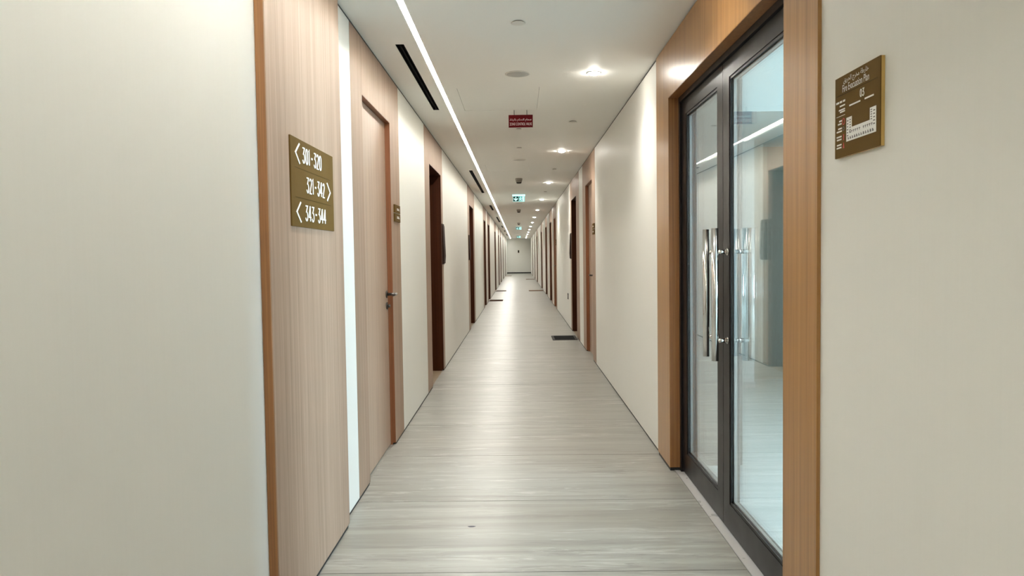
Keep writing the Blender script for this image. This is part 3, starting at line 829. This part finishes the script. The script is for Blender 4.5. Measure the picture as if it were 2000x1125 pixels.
# ------------------------------------------------------------------ ceiling devices
for i, y in enumerate((12.72, 21.25, 29.8)):
    t = tag(empty('smoke_detector', (0.022, y, H)), ['nearest smoke detector, on the ceiling before the nearest exit sign', 'second smoke detector, on the ceiling beyond the nearest exit sign', 'farthest smoke detector, just before the second exit sign'][i], 'smoke detector', 'ceiling smoke detectors')
    c = (0.022, y, H)
    MB().lathe(c, [(0.058, 0.0), (0.060, -0.012), (0.058, -0.032)]).build('base', 'shade_beige_plastic', t, True)
    MB().lathe(c, [(0.054, -0.032), (0.052, -0.052), (0.044, -0.066)]).build('body', 'shade_beige_plastic', t, True)
    MB().lathe(c, [(0.044, -0.066), (0.042, -0.078), (0.030, -0.086)]).build('sensor_cap', 'dark_plastic', t, True)
for i, (x, y) in enumerate(((0.011, 5.433), (0.025, 10.255), (0.025, 18.6))):
    t = tag(empty('ceiling_speaker', (x, y, H)), ['round ceiling speaker before the red hanging sign', 'round ceiling speaker beyond the red hanging sign', 'round ceiling speaker beyond the nearest exit sign'][i], 'speaker', 'round ceiling speakers')
    MB().lathe((x, y, H), [(0.092, 0.0), (0.092, -0.003), (0.082, -0.006), (0.079, -0.004)]).build('rim', 'white_plastic', t, True)
    MB().lathe((x, y, H), [(0.078, -0.003), (0.078, -0.006), (0.05, -0.009), (0.02, -0.010)]).build('grille', 'grille', t, True)
for i, (x, y, r, lab) in enumerate(((0.015, 4.244, 0.040, 'faint white sprinkler cover plate nearest on the ceiling'), (0.024, 9.10, 0.036, 'sprinkler cover plate on the ceiling behind the red sign'),
        (0.546, 7.39, 0.042, 'sprinkler cover plate between the two nearest downlights'), (0.559, 11.41, 0.034, 'sprinkler cover plate between the second and third downlights'),
        (0.018, 7.75, 0.030, 'small sprinkler plate just behind the red hanging sign'), (0.56, 15.4, 0.034, 'sprinkler cover plate between the third and fourth downlights'))):
    t = tag(empty('sprinkler', (x, y, H)), lab, 'sprinkler', 'ceiling sprinkler cover plates')
    MB().lathe((x, y, H), [(r*0.8, 0.0), (r*0.8, -0.006)]).build('gap_ring', 'shade_beige_plastic', t)
    MB().lathe((x, y, H), [(r, -0.006), (r, -0.008), (r*0.9, -0.009)]).build('cover_plate', 'white_plastic', t, True)

# ------------------------------------------------------------------ door mats
for (x0, x1, y0, y1, mt, lab) in ((0.525, 0.925, 11.90, 12.53, 'mat_black', 'black rubber door mat on the right by the deep-set door'),
        (-0.895, -0.49, 22.40, 23.15, 'mat_brown', 'dark brown door mat on the left, the nearer one'),
        (-0.895, -0.49, 28.65, 29.25, 'mat_brown', 'dark brown door mat on the left, the farther one'),
        (0.375, 0.925, 28.50, 29.15, 'mat_tan', 'tan door mat on the right, facing the farther left mat'),
        (0.40, 0.925, 42.5, 43.2, 'mat_tan', 'small tan door mat far down on the right'),
        (-0.895, -0.49, 50.2, 50.9, 'mat_tan', 'small tan door mat far down on the left by the end wall')):
    t = tag(empty('door_mat', ((x0+x1)/2, (y0+y1)/2, 0)), lab, 'mat', 'door mats')
    c = 0.02
    mb = MB()
    mb.prism([(x0+c, y0, 0.0005), (x1-c, y0, 0.0005), (x1, y0+c, 0.0005), (x1, y1-c, 0.0005), (x1-c, y1, 0.0005), (x0+c, y1, 0.0005), (x0, y1-c, 0.0005), (x0, y0+c, 0.0005)], (0, 0, 0.007))
    mb.build('rubber_border', 'dark_plastic' if mt == 'mat_black' else mt, t)
    mb = MB()
    for k in range(10):
        ya = y0+0.04+(y1-y0-0.08)*k/10
        mb.box(x0+0.04, x1-0.04, ya, ya+(y1-y0-0.08)/10*0.8, 0.0075, 0.0105)
    mb.build('ribbed_pile', mt, t)

# ------------------------------------------------------------------ small wall fittings
t = tag(empty('wall_socket', (B, 14.35, 0.565)), 'small dark socket plate low on the right wall past the black mat', 'socket')
part_box('plate', 'dark_plastic', t, B-0.008, B, 14.27, 14.43, 0.51, 0.62)
part_box('insert', 'hardware', t, B-0.010, B-0.008, 14.30, 14.40, 0.535, 0.595)
t = tag(empty('end_wall_plaque', (0.0, Y1, 1.67)), 'tiny dark plaque on the far end wall', 'sign')
part_box('plate', 'sign_bronze', t, -0.055, 0.055, Y1-0.012, Y1, 1.57, 1.77)
part_box('panel', 'dark_plastic', t, -0.045, 0.045, Y1-0.014, Y1-0.012, 1.59, 1.75)
